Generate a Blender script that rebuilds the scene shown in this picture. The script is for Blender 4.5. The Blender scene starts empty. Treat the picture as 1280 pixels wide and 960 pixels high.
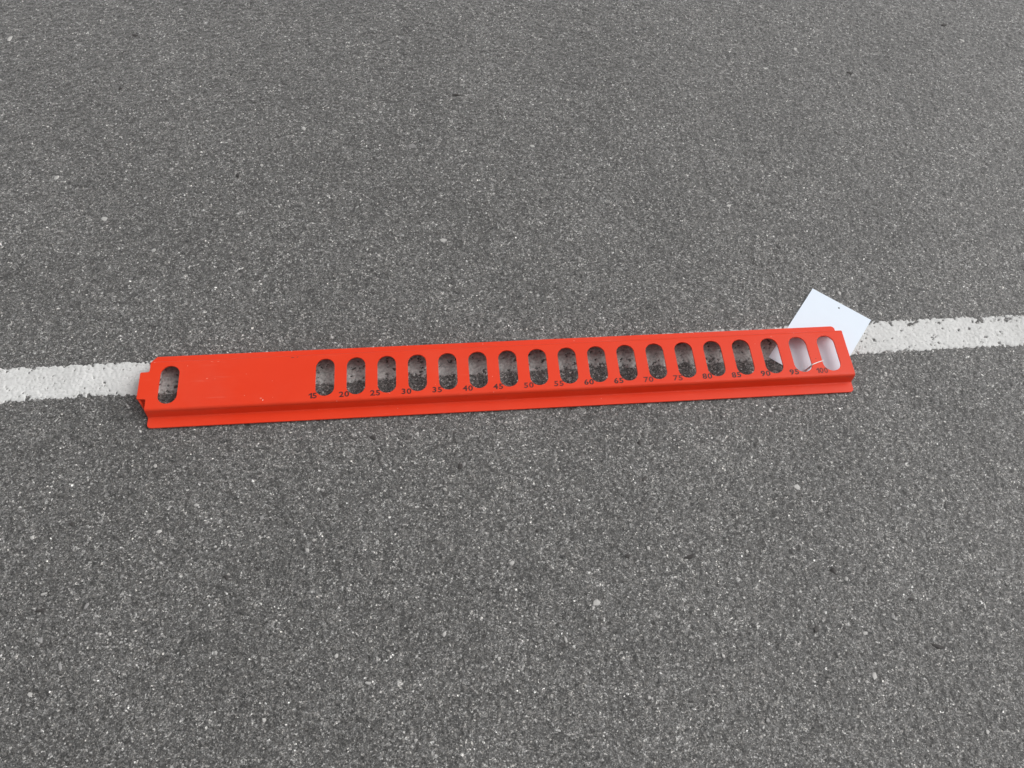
import bpy, bmesh, math, random
import numpy as np
from mathutils import Matrix, Vector, Euler

random.seed(7)
rad = math.radians
scn = bpy.context.scene
col = scn.collection

# ------------------------------------------------------------------ camera
# World frame: X runs along the rail (0 = slot "15"), Y across it, Z up, metres.
cam_d = bpy.data.cameras.new("camera")
cam = bpy.data.objects.new("camera", cam_d)
col.objects.link(cam)
FPX = 1070.03                                  # focal length in pixels of the 1280 px wide photograph
cam_d.sensor_fit = 'HORIZONTAL'
cam_d.sensor_width = 36.0
cam_d.lens = FPX / 1280.0 * 36.0
cam_d.clip_start = 0.02
cam_d.clip_end = 600.0
R3 = Matrix(((0.99564408, 0.0493256, -0.07911924),
             (-0.08171711, 0.87024358, -0.48579668),
             (0.0448908, 0.49014599, 0.87048362)))
CAM = Vector((0.19266543, -0.71314268, 1.24789526))
cam.matrix_world = Matrix.Translation(CAM) @ R3.to_4x4()
scn.camera = cam

# ------------------------------------------------------------------ overcast sky and veiled sun
SUN_EL, SUN_AZ = 45.0, 82.0                    # azimuth from +Y towards +X
world = bpy.data.worlds.new("World")
scn.world = world
world.use_nodes = True
wn, wl = world.node_tree.nodes, world.node_tree.links
wn.clear()
sky = wn.new("ShaderNodeTexSky")
sky.sky_type = 'NISHITA'
sky.sun_disc = False
sky.sun_elevation = rad(SUN_EL)
sky.sun_rotation = rad(SUN_AZ)
sky.air_density = 1.0
sky.dust_density = 6.0
sky.ozone_density = 1.0
hs = wn.new("ShaderNodeHueSaturation")
hs.inputs['Saturation'].default_value = 0.08   # cloud cover: nearly neutral light
bg = wn.new("ShaderNodeBackground")
bg.inputs['Strength'].default_value = 0.138
wo = wn.new("ShaderNodeOutputWorld")
wl.new(sky.outputs[0], hs.inputs['Color'])
wl.new(hs.outputs[0], bg.inputs['Color'])
wl.new(bg.outputs[0], wo.inputs[0])

sun_d = bpy.data.lights.new("sun", 'SUN')
sun_d.energy = 0.72
sun_d.angle = rad(70)
sun_d.color = (1.0, 0.975, 0.945)
sun = bpy.data.objects.new("sun", sun_d)
col.objects.link(sun)
sdir = Vector((math.sin(rad(SUN_AZ)) * math.cos(rad(SUN_EL)),
               math.cos(rad(SUN_AZ)) * math.cos(rad(SUN_EL)), math.sin(rad(SUN_EL))))
sun.rotation_euler = sdir.to_track_quat('Z', 'Y').to_euler()
sun.location = sdir * 20

vs = scn.view_settings
vs.view_transform = 'Standard'
vs.look = 'None'
vs.gamma = 1.0
vs.use_curve_mapping = False
vs.exposure = 0.0
scn.render.engine = 'CYCLES'

# ------------------------------------------------------------------ helpers
def pix(x, y, z=0.0):
    """Photograph pixel -> point on the horizontal plane at height z."""
    d = R3 @ Vector(((x - 640) / FPX, -(y - 480) / FPX, -1.0))
    return CAM + d * ((z - CAM.z) / d.z)

def tag(o, label=None, cat=None, group=None, kind=None):
    if label: o["label"] = label
    if cat: o["category"] = cat
    if group: o["group"] = group
    if kind: o["kind"] = kind
    return o

def link(name, me, mat=None, parent=None):
    o = bpy.data.objects.new(name, me)
    if mat: me.materials.append(mat)
    col.objects.link(o)
    o.parent = parent
    return o

class NT:
    """Small node-tree writer."""
    def __init__(s, name):
        s.m = bpy.data.materials.new(name)
        s.m.use_nodes = True
        s.t = s.m.node_tree
        s.t.nodes.clear()
        s.out = s.t.nodes.new("ShaderNodeOutputMaterial")
        s.b = s.t.nodes.new("ShaderNodeBsdfPrincipled")
        s.t.links.new(s.b.outputs[0], s.out.inputs[0])
        s.co = s.t.nodes.new("ShaderNodeTexCoord").outputs['Object']
    def n(s, typ, ins=None, **props):
        nd = s.t.nodes.new(typ)
        for k, v in props.items(): setattr(nd, k, v)
        for k, v in (ins or {}).items():
            if isinstance(v, bpy.types.NodeSocket): s.t.links.new(v, nd.inputs[k])
            else: nd.inputs[k].default_value = v
        return nd
    def noise(s, scale, detail=2.0, rough=0.5, co=None, off=None):
        c = co or s.co
        if off:
            c = s.n("ShaderNodeVectorMath", {0: c, 1: off}, operation='ADD').outputs[0]
        return s.n("ShaderNodeTexNoise", {'Vector': c, 'Scale': scale, 'Detail': detail, 'Roughness': rough}).outputs[0]
    def voro(s, scale, co=None, feature='F1', rnd=1.0):
        return s.n("ShaderNodeTexVoronoi", {'Vector': co or s.co, 'Scale': scale, 'Randomness': rnd}, feature=feature)
    def ramp(s, fac, stops, interp='LINEAR'):
        nd = s.n("ShaderNodeValToRGB", {'Fac': fac})
        r = nd.color_ramp
        r.interpolation = interp
        while len(r.elements) < len(stops): r.elements.new(0.5)
        for e, (p, c) in zip(r.elements, stops):
            e.position = p
            e.color = (c, c, c, 1) if not isinstance(c, tuple) else (*c, 1)
        return nd.outputs[0]
    def mix(s, f, a, b, mode='MIX'):
        nd = s.n("ShaderNodeMix", data_type='RGBA', blend_type=mode)
        for i, v in ((0, f), (6, a), (7, b)):
            if isinstance(v, bpy.types.NodeSocket): s.t.links.new(v, nd.inputs[i])
            elif i == 0: nd.inputs[0].default_value = v
            else: nd.inputs[i].default_value = (*v, 1)
        return nd.outputs[2]
    def math(s, op, a, b=0.0, clamp=False):
        nd = s.n("ShaderNodeMath", {0: a, 1: b}, operation=op, use_clamp=clamp)
        return nd.outputs[0]
    def set(s, **kw):
        for k, v in kw.items():
            k = k.replace('_', ' ')
            if isinstance(v, bpy.types.NodeSocket): s.t.links.new(v, s.b.inputs[k])
            elif isinstance(v, tuple): s.b.inputs[k].default_value = (*v, 1)
            else: s.b.inputs[k].default_value = v
        return s
    def bump(s, h, strength, dist):
        nd = s.n("ShaderNodeBump", {'Height': h, 'Strength': strength, 'Distance': dist})
        s.t.links.new(nd.outputs[0], s.b.inputs['Normal'])

# ------------------------------------------------------------------ materials
def m_asphalt():
    t = NT("asphalt")
    # irregular crushed grains: coordinates jittered so that the cells are not tidy polygons
    jit = t.n("ShaderNodeTexNoise", {'Vector': t.co, 'Scale': 420.0, 'Detail': 1.0})
    co = t.n("ShaderNodeVectorMath", {0: t.co, 1: t.n("ShaderNodeVectorMath", {0: jit.outputs[1], 'Scale': 0.0022}, operation='SCALE').outputs[0]}, operation='ADD').outputs[0]
    big = t.n("ShaderNodeSeparateColor", {0: t.voro(195.0, co).outputs['Color']})
    mid = t.n("ShaderNodeSeparateColor", {0: t.voro(385.0, co).outputs['Color']})
    fin = t.n("ShaderNodeSeparateColor", {0: t.voro(720.0, co).outputs['Color']})
    # bitumen-coated grains, worn stone faces, a few pale quartz grains
    a = t.ramp(fin.outputs[0], [(0.0, 0.32), (0.35, 0.68), (0.75, 1.05), (0.93, 1.72), (1.0, 3.1)])
    b = t.ramp(mid.outputs[0], [(0.0, 0.040), (0.30, 0.080), (0.70, 0.122), (0.88, 0.18), (0.97, 0.26), (1.0, 0.46)])
    c = t.ramp(big.outputs[0], [(0.0, 0.050), (0.06, 0.070), (0.40, 0.095), (0.80, 0.122), (0.965, 0.17), (0.99, 0.27), (1.0, 0.42)])
    sel = t.ramp(big.outputs[1], [(0.0, 0.0), (0.66, 0.0), (0.70, 0.6), (1.0, 0.8)])
    x = t.mix(sel, b, c)
    x = t.mix(1.0, x, a, 'MULTIPLY')
    # tint: most grains neutral, some a little warm
    tint = t.ramp(mid.outputs[1], [(0.0, (1.01, 1.0, 0.98)), (0.6, (1.02, 1.0, 0.965)), (1.0, (1.045, 1.0, 0.94))])
    x = t.mix(1.0, x, tint, 'MULTIPLY')
    # broad mottling: traffic polish and dust
    mo = t.ramp(t.noise(4.5, 4, 0.55), [(0.28, 0.98), (0.72, 1.27)])
    x = t.mix(1.0, x, mo, 'MULTIPLY')
    mo2 = t.ramp(t.noise(38.0, 3, 0.6), [(0.28, 0.80), (0.5, 1.0), (0.75, 1.18)])
    x = t.mix(1.0, x, mo2, 'MULTIPLY')
    # sparse dark binder spots
    sv = t.voro(34.0, co)
    sp = t.n("ShaderNodeSeparateColor", {0: sv.outputs['Color']})
    dsp = sv.outputs['Distance']
    spot = t.math('MULTIPLY', t.math('LESS_THAN', dsp, 0.13), t.math('GREATER_THAN', sp.outputs[0], 0.55))
    x = t.mix(t.math('MULTIPLY', spot, 0.55), x, (0.035, 0.032, 0.031))
    t.set(Base_Color=x, Roughness=t.ramp(fin.outputs[1], [(0.0, 0.45), (1.0, 0.8)]), Specular_IOR_Level=0.45, Sheen_Weight=0.85, Sheen_Roughness=0.38)
    t.bump(t.noise(520.0, 1, 0.6), 0.5, 0.0014)
    return t.m

def m_paint_line():
    t = NT("road_paint")
    n1 = t.noise(16.0, 4, 0.6)
    n2 = t.noise(260.0, 4, 0.65)
    base = t.ramp(n1, [(0.25, (0.54, 0.54, 0.53)), (0.75, (0.69, 0.69, 0.68))])
    # grime caught in pits and hairline crazing
    pits = t.ramp(n2, [(0.30, 0.0), (0.40, 1.0)])
    ed = t.voro(62.0, t.n("ShaderNodeVectorMath", {0: t.co, 1: t.n("ShaderNodeVectorMath", {0: t.n("ShaderNodeTexNoise", {'Vector': t.co, 'Scale': 130.0, 'Detail': 3.0}).outputs[1], 'Scale': 0.012}, operation='SCALE').outputs[0]}, operation='ADD').outputs[0], 'DISTANCE_TO_EDGE').outputs['Distance']
    crk = t.ramp(ed, [(0.0, 0.0), (0.02, 1.0)])
    crk = t.mix(t.ramp(t.noise(20.0, 2), [(0.46, 0.0), (0.60, 0.75)]), (1, 1, 1), crk)
    x = t.mix(pits, (0.25, 0.245, 0.235), base)
    x = t.mix(crk, (0.22, 0.215, 0.205), x)
    # the stretch that lies below the rail is a darker, mottled grey
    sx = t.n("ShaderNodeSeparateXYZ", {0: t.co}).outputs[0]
    rail_span = t.math('MULTIPLY', t.math('GREATER_THAN', sx, -0.27), t.math('LESS_THAN', sx, 0.78))
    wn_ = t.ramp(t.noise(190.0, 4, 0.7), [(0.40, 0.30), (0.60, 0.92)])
    x = t.mix(t.math('MULTIPLY', rail_span, 0.9), x, t.mix(wn_, (0.16, 0.157, 0.152), (0.50, 0.495, 0.48)))
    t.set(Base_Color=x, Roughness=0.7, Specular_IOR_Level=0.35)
    t.bump(t.math('ADD', n2, t.noise(700.0, 2)), 0.35, 0.0008)
    return t.m

def m_red():
    t = NT("red_powder_coat")
    n = t.noise(9.0, 4, 0.6)
    x = t.mix(t.ramp(n, [(0.3, 0.0), (0.75, 1.0)]), (0.725, 0.039, 0.0085), (0.755, 0.047, 0.012))
    # fine dust specks and light rubs
    st = t.n("ShaderNodeVectorMath", {0: t.co, 1: (14.0, 160.0, 160.0)}, operation='MULTIPLY').outputs[0]
    rub = t.math('MULTIPLY', t.ramp(t.noise(1.0, 3, 0.65, st), [(0.60, 0.0), (0.74, 1.0)]), t.ramp(t.noise(14.0, 2), [(0.48, 0.0), (0.68, 0.22)]))
    x = t.mix(rub, x, (0.83, 0.24, 0.17))
    du = t.math('MULTIPLY', t.ramp(t.noise(5.0, 5, 0.62, off=(3.1, 0.4, 0.0)), [(0.50, 0.0), (0.72, 1.0)]), 0.10)
    x = t.mix(du, x, (0.62, 0.20, 0.15))
    sp = t.voro(95.0)
    dust = t.math('MULTIPLY', t.math('LESS_THAN', sp.outputs['Distance'], 0.075), t.math('GREATER_THAN', t.n("ShaderNodeSeparateColor", {0: sp.outputs['Color']}).outputs[0], 0.86))
    x = t.mix(t.math('MULTIPLY', dust, 0.45), x, (0.85, 0.45, 0.38))
    t.set(Base_Color=x, Roughness=t.ramp(t.noise(30.0, 3), [(0.3, 0.38), (0.7, 0.48)]), Specular_IOR_Level=0.33)
    t.bump(t.noise(650.0, 2), 0.10, 0.0004)
    return t.m

def m_plain(name, c, rough=0.6, var=0.12, scale=300.0, spec=0.4):
    t = NT(name)
    n = t.noise(scale, 3, 0.6)
    lo = tuple(v * (1 - var) for v in c); hi = tuple(min(1, v * (1 + var)) for v in c)
    t.set(Base_Color=t.mix(t.ramp(n, [(0.3, 0.0), (0.7, 1.0)]), lo, hi), Roughness=rough, Specular_IOR_Level=spec)
    t.bump(n, 0.2, 0.0004)
    return t.m

def m_mark(name, dark, red, bias):
    """Punched numerals: dirt-filled strokes with patches of red still in them."""
    t = NT(name)
    n = t.noise(330.0, 3, 0.65)
    x = t.mix(t.ramp(n, [(bias - 0.10, 0.0), (bias + 0.10, 1.0)]), dark, red)
    t.set(Base_Color=x, Roughness=0.6)
    return t.m

M_ASPH = m_asphalt()
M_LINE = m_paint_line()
M_RED = m_red()
M_CARD = m_plain("white_card", (0.74, 0.815, 0.905), 0.7, 0.008, 40.0)
M_STR = m_plain("white_cord", (0.84, 0.84, 0.82), 0.5, 0.06)
M_PALE = m_plain("pale_stone", (0.45, 0.44, 0.425), 0.6, 0.3)
M_GREY = m_plain("grey_stone", (0.27, 0.265, 0.26), 0.6, 0.2)
M_DARK = m_plain("dark_stone", (0.048, 0.044, 0.042), 0.6, 0.25)
M_BARE = m_plain("bare_metal_scuff", (0.80, 0.55, 0.50), 0.4, 0.15)
M_MARK = m_mark("number_strokes", (0.022, 0.007, 0.006), (0.16, 0.010, 0.007), 0.52)
M_MARKD = m_mark("number_strokes_dirty", (0.014, 0.009, 0.008), (0.20, 0.012, 0.008), 0.56)
M_MARKR = m_mark("number_strokes_clean", (0.035, 0.007, 0.006), (0.20, 0.012, 0.008), 0.46)

# ------------------------------------------------------------------ asphalt sheet (real grain relief)
def h32(ix, iy, seed):
    h = (ix.astype(np.uint32) * np.uint32(374761393) + iy.astype(np.uint32) * np.uint32(668265263) + np.uint32(seed * 1013904223 % 4294967296))
    h = (h ^ (h >> np.uint32(13))) * np.uint32(1274126177)
    h = (h ^ (h >> np.uint32(16))) * np.uint32(2246822519)
    h ^= h >> np.uint32(15)
    return h.astype(np.float32) / np.float32(4294967295.0)

def worley(X, Y, s, seed):
    gx, gy = X / s, Y / s
    cx, cy = np.floor(gx).astype(np.int64), np.floor(gy).astype(np.int64)
    best = np.full(X.shape, 9.0, np.float32); rid = np.zeros(X.shape, np.float32)
    for dx in (-1, 0, 1):
        for dy in (-1, 0, 1):
            ix, iy = cx + dx, cy + dy
            d = (ix + h32(ix, iy, seed) - gx) ** 2 + (iy + h32(ix, iy, seed + 1) - gy) ** 2
            d = d.astype(np.float32); m = d < best
            best = np.where(m, d, best); rid = np.where(m, h32(ix, iy, seed + 2), rid)
    return np.sqrt(best), rid

def vnoise(X, Y, s, seed):
    gx, gy = X / s, Y / s
    ix, iy = np.floor(gx).astype(np.int64), np.floor(gy).astype(np.int64)
    fx, fy = gx - ix, gy - iy
    fx, fy = fx * fx * (3 - 2 * fx), fy * fy * (3 - 2 * fy)
    a, b = h32(ix, iy, seed), h32(ix + 1, iy, seed)
    c, d = h32(ix, iy + 1, seed), h32(ix + 1, iy + 1, seed)
    return (a * (1 - fx) + b * fx) * (1 - fy) + (c * (1 - fx) + d * fx) * fy

def ground_h(X, Y):
    """Surface height in metres, tops of the stones near 0."""
    f1, r1 = worley(X, Y, 0.0075, 11)
    f2, r2 = worley(X, Y, 0.0042, 23)
    st = np.clip(1 - (f1 / 0.75) ** 2, 0, 1) * (0.35 + 0.65 * r1)
    sm = np.clip(1 - (f2 / 0.8) ** 2, 0, 1) * (0.3 + 0.7 * r2)
    pit = np.clip(vnoise(X, Y, 0.022, 41) - 0.74, 0, 1) * 3.0
    z = 0.0014 * st + 0.0011 * sm - 0.0024 - 0.0012 * pit + 0.0004 * (vnoise(X, Y, 0.09, 5) - 0.5)
    return z

def axis(lo, hi, step, far):
    core = np.arange(lo, hi, step)
    out = []; s = step; p = 0.0
    while p < far:
        s *= 1.27; p += s; out.append(p)
    out = np.array(out)
    return np.concatenate([lo - out[::-1], core, core[-1] + out])

def sheet(name, X, Y, Z, mat):
    ny, nx = X.shape
    me = bpy.data.meshes.new(name)
    co = np.stack([X, Y, Z], -1).reshape(-1, 3).astype(np.float32)
    i = np.arange(ny * nx).reshape(ny, nx)
    q = np.stack([i[:-1, :-1], i[:-1, 1:], i[1:, 1:], i[1:, :-1]], -1).reshape(-1, 4)
    me.vertices.add(len(co)); me.vertices.foreach_set("co", co.ravel())
    me.loops.add(q.size); me.loops.foreach_set("vertex_index", q.ravel().astype(np.int32))
    me.polygons.add(len(q)); me.polygons.foreach_set("loop_start", np.arange(0, q.size, 4, dtype=np.int32))
    me.polygons.foreach_set("use_smooth", np.ones(len(q), bool))
    me.update()
    return link(name, me, mat)

gx = axis(-0.86, 1.74, 0.0024, 160.0)
gy = axis(-0.74, 1.08, 0.0024, 160.0)
GX, GY = np.meshgrid(gx, gy)
asphalt = sheet("asphalt", GX, GY, ground_h(GX, GY), M_ASPH)
tag(asphalt, "worn grey asphalt with fine pale and dark grains", "asphalt", kind="structure")

# ------------------------------------------------------------------ painted line: a coat that fills the grain,
# thins out at its ragged edges and lets the higher stones poke through
def line_edges(x):
    lo = np.interp(x, [-0.52, -0.47, -0.31, 0.0, 0.1, 0.3, 0.6, 0.93, 1.1, 1.22, 3.0], [-.0055, 0.0, -.0014, .001, .005, .008, .0056, .0104, .0125, .0115, .028])
    hi = np.interp(x, [-0.53, -0.30, 0.99, 1.12, 1.24, 3.0], [.0595, .0602, .0745, .0762, .0737, .090])
    return lo, hi
lx = np.concatenate([np.linspace(-4.0, -0.86, 120)[:-1], np.arange(-0.86, 1.74, 0.0013), np.linspace(1.7405, 5.0, 120)])
lv = np.linspace(-0.006, 1.006, 64)
lo, hi = line_edges(lx)
LX = np.repeat(lx[None, :], len(lv), 0)
LY = lo[None, :] + (hi - lo)[None, :] * ((lv[:, None] - 0.0) * 1.06 - 0.03)
de = np.minimum(LY - lo[None, :], hi[None, :] - LY)                 # distance inside the edge
RX, RY = LX * 0.84 + LY * 0.54, LY * 0.84 - LX * 0.54                # turned so that the noise lattice does not follow the line
def fbm(sc, seed): return vnoise(RX, RY, sc, seed) * 0.5 + vnoise(RX + .3, RY, sc * 0.5, seed + 1) * 0.3 + vnoise(RX, RY + .7, sc * 0.25, seed + 2) * 0.2
rag = (vnoise(RX, RY, 0.016, 61) - 0.5) * 0.0034 + (vnoise(RX, RY, 0.0055, 62) - 0.5) * 0.0050 + (vnoise(RX, RY, 0.0026, 63) - 0.5) * 0.0034
under = ((LX > -0.28) & (LX < 0.80)).astype(np.float32)
right = np.clip((LX - 0.85) / 0.1, 0, 1)
patch = vnoise(RX, RY, 0.06, 71) * 0.6 + vnoise(RX, RY, 0.02, 72) * 0.4
edge_hi = np.clip(1 - (hi[None, :] - LY) / 0.017, 0, 1)
edge_lo = np.clip(1 - (LY - lo[None, :]) / 0.010, 0, 1)
thr = 0.76 - 0.11 * np.clip(patch - 0.48, 0, 1) - 0.065 * under - edge_hi * (0.06 + 0.17 * right * patch) - edge_lo * 0.09
pits = np.clip(fbm(0.010, 77) - thr, 0, 1) * 0.035                   # flaked spots, denser along the worn edges
pits += np.clip(fbm(0.0050, 87) - thr - 0.02, 0, 1) * 0.030
cover = np.clip((de + rag) * 0.45, -0.003, 0.0010) - np.clip(pits, 0, 0.003)
LZ = ground_h(LX, LY) * 0.55 - 0.00035 + cover - 0.0001
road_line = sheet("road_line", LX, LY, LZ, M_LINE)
tag(road_line, "worn white painted line across the asphalt", "road line", kind="structure")

# ------------------------------------------------------------------ larger stones set in the asphalt
def stone_mesh(seed):
    rnd = random.Random(seed)
    bm = bmesh.new()
    bmesh.ops.create_icosphere(bm, subdivisions=1, radius=0.5)
    sk = rnd.uniform(-0.5, 0.5)
    for v in bm.verts:
        v.co *= rnd.uniform(0.62, 1.25)
        v.co.x += sk * v.co.y
        if v.co.z > 0.28: v.co.z = 0.28 + rnd.uniform(0, 0.05)      # worn flat top
    me = bpy.data.meshes.new("aggregate_stone")
    bm.to_mesh(me); bm.free()
    return me
stone_me = {}
for key, mat in (("p", M_PALE), ("g", M_GREY), ("d", M_DARK)):
    for k in range(4):
        me = stone_mesh(hash((key == "p") * 7 + k) + ord(key))
        me.materials.append(mat)
        stone_me[key, k] = me
STONES = [  # photograph pixel x, y, size x, size y, tone
 (379,160,6,5,'p'),(70,222,5,5,'p'),(130,273,7,5,'p'),(192,312,6,4,'p'),(349,258,3,3,'p'),(12,47,5,6,'p'),(327,206,4,3,'p'),
 (570,118,5,6,'d'),(666,182,5,4,'p'),(722,205,4,3,'p'),(554,300,9,5,'p'),(515,182,8,8,'g'),(1203,50,5,3,'p'),(994,61,5,3,'p'),
 (911,257,4,5,'p'),(1180,31,5,3,'d'),(1062,91,6,4,'d'),(199,664,6,6,'p'),(327,647,6,6,'g'),(384,688,5,6,'p'),(269,816,5,5,'p'),
 (40,672,5,4,'p'),(194,582,4,5,'p'),(55,742,9,3,'p'),(49,763,9,4,'d'),(245,631,7,4,'p'),(108,757,4,8,'g'),(50,800,7,6,'g'),
 (283,722,7,6,'d'),(89,655,6,4,'d'),(137,792,5,4,'p'),(420,820,5,6,'p'),(75,833,4,9,'g'),(392,675,4,4,'p'),(746,753,10,9,'p'),
 (555,793,5,7,'p'),(640,704,6,6,'p'),(707,799,4,9,'p'),(755,786,8,6,'g'),(811,685,6,4,'p'),(460,854,8,4,'p'),(607,666,4,4,'p'),
 (624,823,4,5,'p'),(556,611,4,6,'p'),(580,580,5,5,'g'),(672,663,5,6,'d'),(800,553,6,6,'d'),(806,598,10,4,'d'),(784,695,7,6,'d'),
 (575,583,8,7,'d'),(466,547,9,7,'d'),(996,608,8,8,'p'),(1093,844,7,8,'p'),(1084,852,4,4,'p'),(1117,771,6,6,'g'),(1082,791,7,4,'p'),
 (861,696,13,6,'d'),(1042,713,9,7,'d'),(1021,786,9,7,'d'),(1139,749,8,4,'d'),(1171,807,14,6,'d'),(1249,712,11,3,'g'),(934,689,4,4,'p'),
 (1058,723,6,4,'p'),(1049,366,5,4,'p'),(1101,392,4,4,'p'),(37,868,5,5,'p'),(812,872,5,4,'p'),(905,820,4,5,'p'),(690,905,6,4,'g'),
 (330,900,5,5,'p'),(960,900,6,5,'g'),(150,110,5,4,'d'),(297,219,6,4,'d'),(1235,915,4,5,'p'),(520,925,5,4,'p'),(168,44,7,3,'d')]
for i, (x, y, sx, sy, tone) in enumerate(STONES):
    c = pix(x, y, 0)
    dist = (c - CAM).length
    mmx = sx * dist / FPX
    mmy = sy * dist / FPX / max(0.5, (CAM.z / dist))
    o = bpy.data.objects.new("aggregate_stone", stone_me[tone, i % 4])
    col.objects.link(o)
    o.parent = asphalt
    o.scale = (mmx, mmy, min(mmx, mmy) * 0.45 + 0.001)
    o.rotation_euler = (random.uniform(-.15, .15), random.uniform(-.15, .15), random.uniform(-.5, .5) if abs(sx - sy) > 2 else random.uniform(0, 6.28))
    o.location = (c.x, c.y, -0.0004 - 0.28 * o.scale.z + (0.0009 if tone == 'd' else 0.0005))

# ------------------------------------------------------------------ the red rail: one folded sheet of steel
T = 0.0024                                   # sheet thickness
Z0 = 0.0011                                  # underside of the flanges
HP = 0.0246                                  # top of the plate
ZF = Z0 + T                                  # top of the flanges
HW, WB, FW = 0.0452, 0.0475, 0.0662          # half widths: plate, wall foot, flange edge

def fillet(pts, radii, seg=6):
    out = [Vector(pts[0])]; arcs = []
    for i in range(1, len(pts) - 1):
        p, a, b = Vector(pts[i]), Vector(pts[i - 1]), Vector(pts[i + 1])
        da, db = (a - p).normalized(), (b - p).normalized()
        ang = da.angle(db); r = radii[i - 1]
        L = r / math.tan(ang / 2)
        c = p + (da + db).normalized() * (r / math.sin(ang / 2))
        s, e = p + da * L, p + db * L
        for k in range(seg + 1):
            q = s.lerp(e, k / seg) - c
            # even angles along the arc
            th = (math.pi - ang) * (k / seg)
            v0 = (s - c)
            sign = 1 if v0.x * (e - c).y - v0.y * (e - c).x > 0 else -1
            ca, sa = math.cos(sign * th), math.sin(sign * th)
            out.append(c + Vector((v0.x * ca - v0.y * sa, v0.x * sa + v0.y * ca)))
    out.append(Vector(pts[-1]))
    return out
prof = fillet([(0, HP), (HW, HP), (WB, ZF), (FW, ZF)], [0.0046, 0.0024])
arc = [0.0]
for a, b in zip(prof[:-1], prof[1:]): arc.append(arc[-1] + (b - a).length)
VMAX = arc[-1]
V_PLATE, V_WALL0, V_WALL1, V_FL = arc[1], arc[7], arc[8], arc[14]
def fold(v):
    s = 1 if v >= 0 else -1
    v = min(abs(v), VMAX)
    y = float(np.interp(v, arc, [p.x for p in prof])); z = float(np.interp(v, arc, [p.y for p in prof]))
    return s * y, z
def arcpts(cx, cy, r, a0, a1, n):
    return [(cx + r * math.cos(rad(a0 + (a1 - a0) * k / n)), cy + r * math.sin(rad(a0 + (a1 - a0) * k / n))) for k in range(n + 1)]

XL, XR, XT = -0.2812, 0.8850, -0.2955        # plate ends, tongue end
TW = 0.0248                                  # tongue half width
rc = 0.0065
outline = []
outline += arcpts(XR - rc, -VMAX + rc, rc, -90, 0, 5)                        # front flange, right corner
outline += arcpts(XR - rc, VMAX - rc, rc, 0, 90, 5)                          # rear flange, right corner
outline += [(XL + 0.002, VMAX), (XL - 0.007, VMAX - 0.009), (XL - 0.007, V_FL + 0.002), (XL, V_FL - 0.001)]   # rear flange, cut corner
outline += [(XL, TW + 0.002)] + [(XL - 0.002, TW)] + arcpts(XT + 0.002, TW - 0.002, 0.002, 90, 180, 3)
outline += arcpts(XT + 0.002, -TW + 0.002, 0.002, 180, 270, 3) + [(XL - 0.002, -TW), (XL, -TW - 0.002)]
outline += arcpts(XL + rc, -VMAX + rc, rc, 180, 270, 5)                      # front flange, left corner
SLOT_R, SLOT_H = 0.0152, 0.0350
slots = [-0.2485] + [0.05 * k for k in range(18)]

bm = bmesh.new()
def loop(pts):
    vs_ = [bm.verts.new((x, y, 0)) for x, y in pts]
    return [bm.edges.new((vs_[i], vs_[(i + 1) % len(vs_)])) for i in range(len(vs_))]
edges = loop(outline)
for sx in slots:
    c = SLOT_H - SLOT_R
    edges += loop(arcpts(sx, c, SLOT_R, 0, 180, 14) + arcpts(sx, -c, SLOT_R, 180, 360, 14))
bmesh.ops.triangle_fill(bm, use_beauty=True, use_dissolve=False, edges=edges, normal=(0, 0, 1))
cuts = [arc[k] for k in list(range(1, 15))] + [0.0378]
for s in (1, -1):
    for v in cuts:
        g = bm.verts[:] + bm.edges[:] + bm.faces[:]
        bmesh.ops.bisect_plane(bm, geom=g, dist=1e-7, plane_co=(0, s * v, 0), plane_no=(0, 1, 0))
bmesh.ops.triangulate(bm, faces=[f for f in bm.faces if len(f.verts) > 4])
for f in bm.faces:
    if f.normal.z < 0: f.normal_flip()
for v in bm.verts:
    y, z = fold(v.co.y)
    v.co = (v.co.x, y, z)
me = bpy.data.meshes.new("folded_sheet")
bm.to_mesh(me); bm.free()
for p in me.polygons: p.use_smooth = True

rail = bpy.data.objects.new("slotted_rail", None)
col.objects.link(rail)
rail.location = (0.302, 0, 0)
tag(rail, "red painted steel rail with a row of numbered slots, lying across the white line", "metal rail")
RO = Matrix.Translation((-0.302, 0, 0))
def part(name, me_, mat, parent=rail):
    o = link(name, me_, mat, parent)
    if parent is rail: o.matrix_local = RO
    return o
body = part("folded_sheet", me, M_RED)
so = body.modifiers.new("thickness", 'SOLIDIFY')
so.thickness = T; so.offset = -1.0; so.use_even_offset = True
bv = body.modifiers.new("soft_edges", 'BEVEL')
bv.width = 0.00045; bv.segments = 2; bv.limit_method = 'ANGLE'; bv.angle_limit = rad(50); bv.harden_normals = False
wnm = body.modifiers.new("normals", 'WEIGHTED_NORMAL'); wnm.keep_sharp = False; wnm.weight = 100

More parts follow.
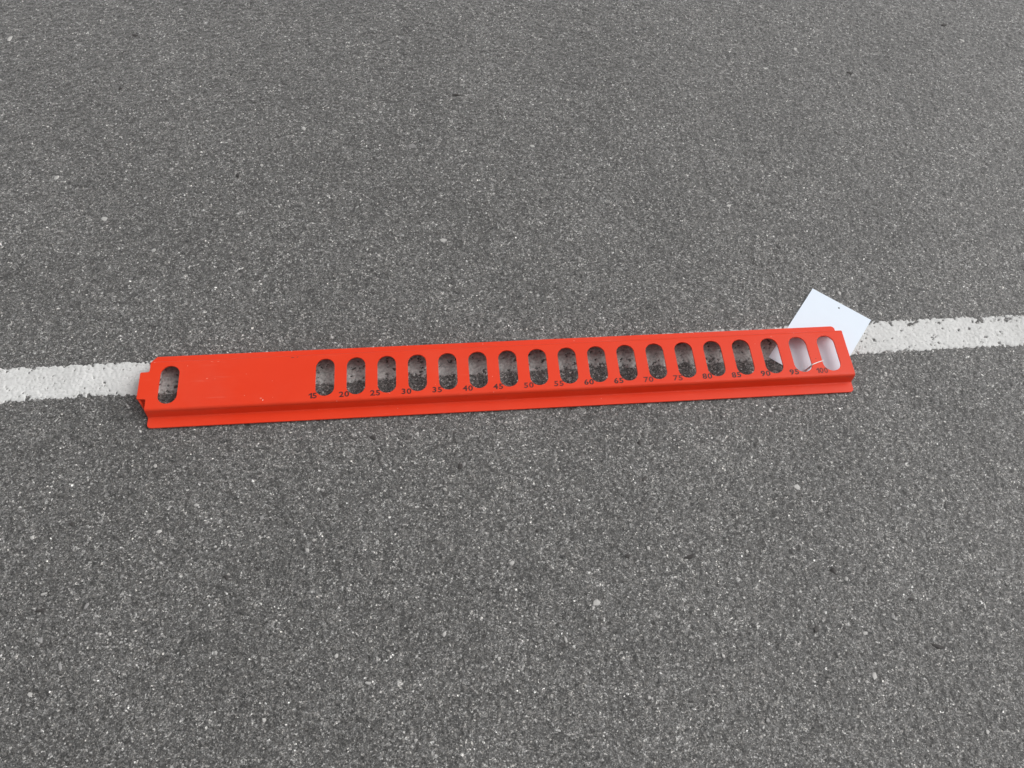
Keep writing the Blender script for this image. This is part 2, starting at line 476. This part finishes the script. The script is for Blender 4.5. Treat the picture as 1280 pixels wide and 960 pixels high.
# end flap: folded down from the tongue, wider at its foot
bm = bmesh.new()
fl = [(-TW + 0.001, HP - 0.0012), (TW - 0.001, HP - 0.0012), (0.0400, Z0 + 0.001), (0.0385, Z0), (-0.0385, Z0), (-0.0400, Z0 + 0.001)]
def flap_x(z): return XT + 0.0003 + (HP - z) / HP * 0.0105          # leans in under the plate
a_ = [bm.verts.new((flap_x(z), y, z)) for y, z in fl]; b_ = [bm.verts.new((flap_x(z) + T, y, z)) for y, z in fl]
bm.faces.new(a_); bm.faces.new(b_[::-1])
for i in range(len(fl)):
    j = (i + 1) % len(fl)
    bm.faces.new((a_[j], a_[i], b_[i], b_[j]))
bmesh.ops.recalc_face_normals(bm, faces=bm.faces[:])
bmesh.ops.bevel(bm, geom=bm.edges[:], offset=0.0004, segments=1, affect='EDGES')
me = bpy.data.meshes.new("end_flap"); bm.to_mesh(me); bm.free()
part("end_flap", me, M_RED)

# punched numbers 15 ... 100 beside the slots
def text_mesh(s, size):
    cu = bpy.data.curves.new("txt", 'FONT')
    cu.body = s; cu.size = size; cu.align_x = 'CENTER'; cu.align_y = 'CENTER'
    cu.extrude = 0.00012; cu.space_character = 1.12; cu.resolution_u = 3
    cu.offset = 0.00036
    ob = bpy.data.objects.new("txt", cu); col.objects.link(ob)
    dg = bpy.context.evaluated_depsgraph_get()
    m = bpy.data.meshes.new_from_object(ob.evaluated_get(dg))
    bpy.data.objects.remove(ob); bpy.data.curves.remove(cu)
    return m
def one_first(s, size):
    """Numbers that begin with a 1: a flagged upright stroke in front of the remaining digits."""
    m = text_mesh(s[1:], size)
    bm = bmesh.new(); bm.from_mesh(m)
    xs = [v.co.x for v in bm.verts]; ys = [v.co.y for v in bm.verts]
    w1 = size * 0.40
    for v in bm.verts: v.co.x += w1 / 2
    x0 = min(xs) + w1 / 2 - size * 0.20; y0, y1 = min(ys) * 0.97, max(ys) * 0.97
    b = 0.00125
    pts = [(x0, y0), (x0 + 2 * b, y0), (x0 + 2 * b, y1), (x0 + 0.4 * b, y1), (x0 - 2.1 * b, y1 - 2.4 * b), (x0 - 2.1 * b, y1 - 4.0 * b), (x0, y1 - 2.6 * b)]
    lo_ = [bm.verts.new((x, y, -0.00012)) for x, y in pts]; hi_ = [bm.verts.new((x, y, 0.00012)) for x, y in pts]
    bm.faces.new(hi_); bm.faces.new(lo_[::-1])
    for i in range(len(pts)):
        j = (i + 1) % len(pts)
        bm.faces.new((lo_[i], lo_[j], hi_[j], hi_[i]))
    bm.to_mesh(m); bm.free()
    return m
for k in range(18):
    num = 15 + 5 * k
    s = str(num)
    me = text_mesh(s, 0.0142) if num not in (15, 100) else one_first(s, 0.0142)
    me.name = "number_mark"
    mat = M_MARKD if s[0] in "689" else (M_MARKR if s[0] in "57" or num == 100 else M_MARK)
    o = link("number_mark", me, mat, rail)
    wob = random.uniform(-.0008, .0008)
    o.matrix_local = RO @ Matrix.Translation((0.05 * k - (0.0188 if num < 100 else 0.0205), -0.0346 + wob * .5, HP + 0.00004)) @ Matrix.Rotation(rad(random.uniform(-2.5, 2.5)), 4, 'Z') @ Matrix.Diagonal((1.10 if num < 100 else 0.98, 0.96, 1, 1))
    o["label"] = "dark punched number " + s

# small knocks rubbed through the red coat; the cord's shadow is a painted fleck
def coat_mark(x, y, sx, sy, mat, seed):
    rnd = random.Random(seed)
    bm = bmesh.new()
    vs_ = [bm.verts.new((sx * math.cos(a) * rnd.uniform(.55, 1.1), sy * math.sin(a) * rnd.uniform(.55, 1.1), 0)) for a in [k * math.tau / 9 for k in range(9)]]
    f = bm.faces.new(vs_)
    r = bmesh.ops.extrude_face_region(bm, geom=[f])
    bmesh.ops.translate(bm, verts=[v for v in r['geom'] if isinstance(v, bmesh.types.BMVert)], vec=(0, 0, 0.00006))
    bmesh.ops.recalc_face_normals(bm, faces=bm.faces[:])
    m = bpy.data.meshes.new("chip_or_shadow"); bm.to_mesh(m); bm.free()
    o = link("chip_or_shadow", m, mat, rail)
    o.matrix_local = RO @ Matrix.Translation((x, y, HP + 0.00002)) @ Matrix.Rotation(rnd.uniform(-.4, .4), 4, 'Z')
M_RUB = m_plain("rubbed_red", (0.80, 0.17, 0.11), 0.4, 0.1)
for i, (x, y, sx, sy, m) in enumerate([(-.0975, -.0372, .0012, .0012, M_BARE), (-.1010, -.0338, .0024, .0014, M_RUB), (-.1884, .0078, .0024, .0011, M_RUB),
        (-.1265, .0126, .0011, .0009, M_RUB), (-.0540, .0398, .0036, .0006, M_DARK), (-.0460, .0401, .0020, .0005, M_DARK), (-.1834, .0393, .0030, .0006, M_RUB),
        (-.1732, .0390, .0020, .0007, M_RUB), (-.176, .0065, .0008, .0007, M_RUB), (-.082, -.0330, .0008, .0006, M_RUB), (.8245, -.0105, .0011, .0009, M_MARK)]):
    coat_mark(x, y, sx, sy, m, 100 + i)

# ------------------------------------------------------------------ white card under the right end
CP, CA, CW, CH = Vector((0.8699, 0.1510)), -0.6898, 0.1153, 0.1815
u = Vector((math.cos(CA), math.sin(CA))); v = Vector((u.y, -u.x))
bm = bmesh.new()
N = 24
cardp = [(0, 0), (CW, 0), (CW, CH), (0, CH)]
hole = Vector((0.9069, 0.1061)) - CP
hx, hy = hole.dot(u), hole.dot(v)
def loop2(pts):
    vs_ = [bm.verts.new((x, y, 0)) for x, y in pts]
    return [bm.edges.new((vs_[i], vs_[(i + 1) % len(vs_)])) for i in range(len(vs_))]
ed = loop2(cardp) + loop2(arcpts(hx, hy, 0.0017, 0, 345, 23))
bmesh.ops.triangle_fill(bm, use_beauty=True, edges=ed, normal=(0, 0, -1))
for k in range(1, 14):
    bmesh.ops.bisect_plane(bm, geom=bm.verts[:] + bm.edges[:] + bm.faces[:], dist=1e-7, plane_co=(0, CH * k / 14, 0), plane_no=(0, 1, 0))
for k in range(1, 9):
    bmesh.ops.bisect_plane(bm, geom=bm.verts[:] + bm.edges[:] + bm.faces[:], dist=1e-7, plane_co=(CW * k / 9, 0, 0), plane_no=(1, 0, 0))
for vt in bm.verts:
    x, y = vt.co.x, vt.co.y
    p = CP + u * x + v * y
    lift = 0.0
    vt.co = (p.x - CP.x, p.y - CP.y, 0.00055 + lift)
for f in bm.faces:
    if f.normal.z < 0: f.normal_flip()
me = bpy.data.meshes.new("paper_card"); bm.to_mesh(me); bm.free()
card = link("paper_card", me, M_CARD)
card.location = (CP.x, CP.y, 0)
tag(card, "blank bluish white card with a small hole, tucked under the red rail", "card")
so = card.modifiers.new("thickness", 'SOLIDIFY'); so.thickness = 0.00045; so.offset = 1.0

# ------------------------------------------------------------------ cord looped round the bridge between the last two slots
cu = bpy.data.curves.new("tag_cord", 'CURVE')
cu.dimensions = '3D'; cu.bevel_depth = 0.0008; cu.bevel_resolution = 3; cu.resolution_u = 6
top = HP + 0.0007
pts = [(0.796, -0.0268, 0.0018), (0.803, -0.0238, 0.0021), (0.8085, -0.0226, 0.0075), (0.8126, -0.0226, 0.0190), (0.8146, -0.0222, 0.0246), (0.8172, -0.0212, top + 0.0003),
       (0.825, -0.0186, top + 0.0006), (0.833, -0.0163, top + 0.0004), (0.8362, -0.0150, top - 0.0004), (0.8374, -0.0138, top - 0.003), (0.8360, -0.0142, HP - 0.0040),
       (0.826, -0.0180, HP - 0.0038), (0.8160, -0.0210, 0.0175), (0.8095, -0.0238, 0.0070), (0.806, -0.0262, 0.0024), (0.798, -0.0300, 0.0018)]
sp = cu.splines.new('NURBS')
sp.points.add(len(pts) - 1)
for q, p in zip(sp.points, pts): q.co = (*p, 1)
sp.use_endpoint_u = True; sp.order_u = 3
tmp = bpy.data.objects.new("tmp", cu); col.objects.link(tmp)
me = bpy.data.meshes.new_from_object(tmp.evaluated_get(bpy.context.evaluated_depsgraph_get()))
bpy.data.objects.remove(tmp)
me.name = "tag_cord"
me.transform(Matrix.Translation((-0.825, 0.02, 0)))
for p in me.polygons: p.use_smooth = True
cord = link("tag_cord", me, M_STR)
cord.location = (0.825, -0.02, 0)
tag(cord, "thin white cord looped between the last two slots of the red rail", "cord")
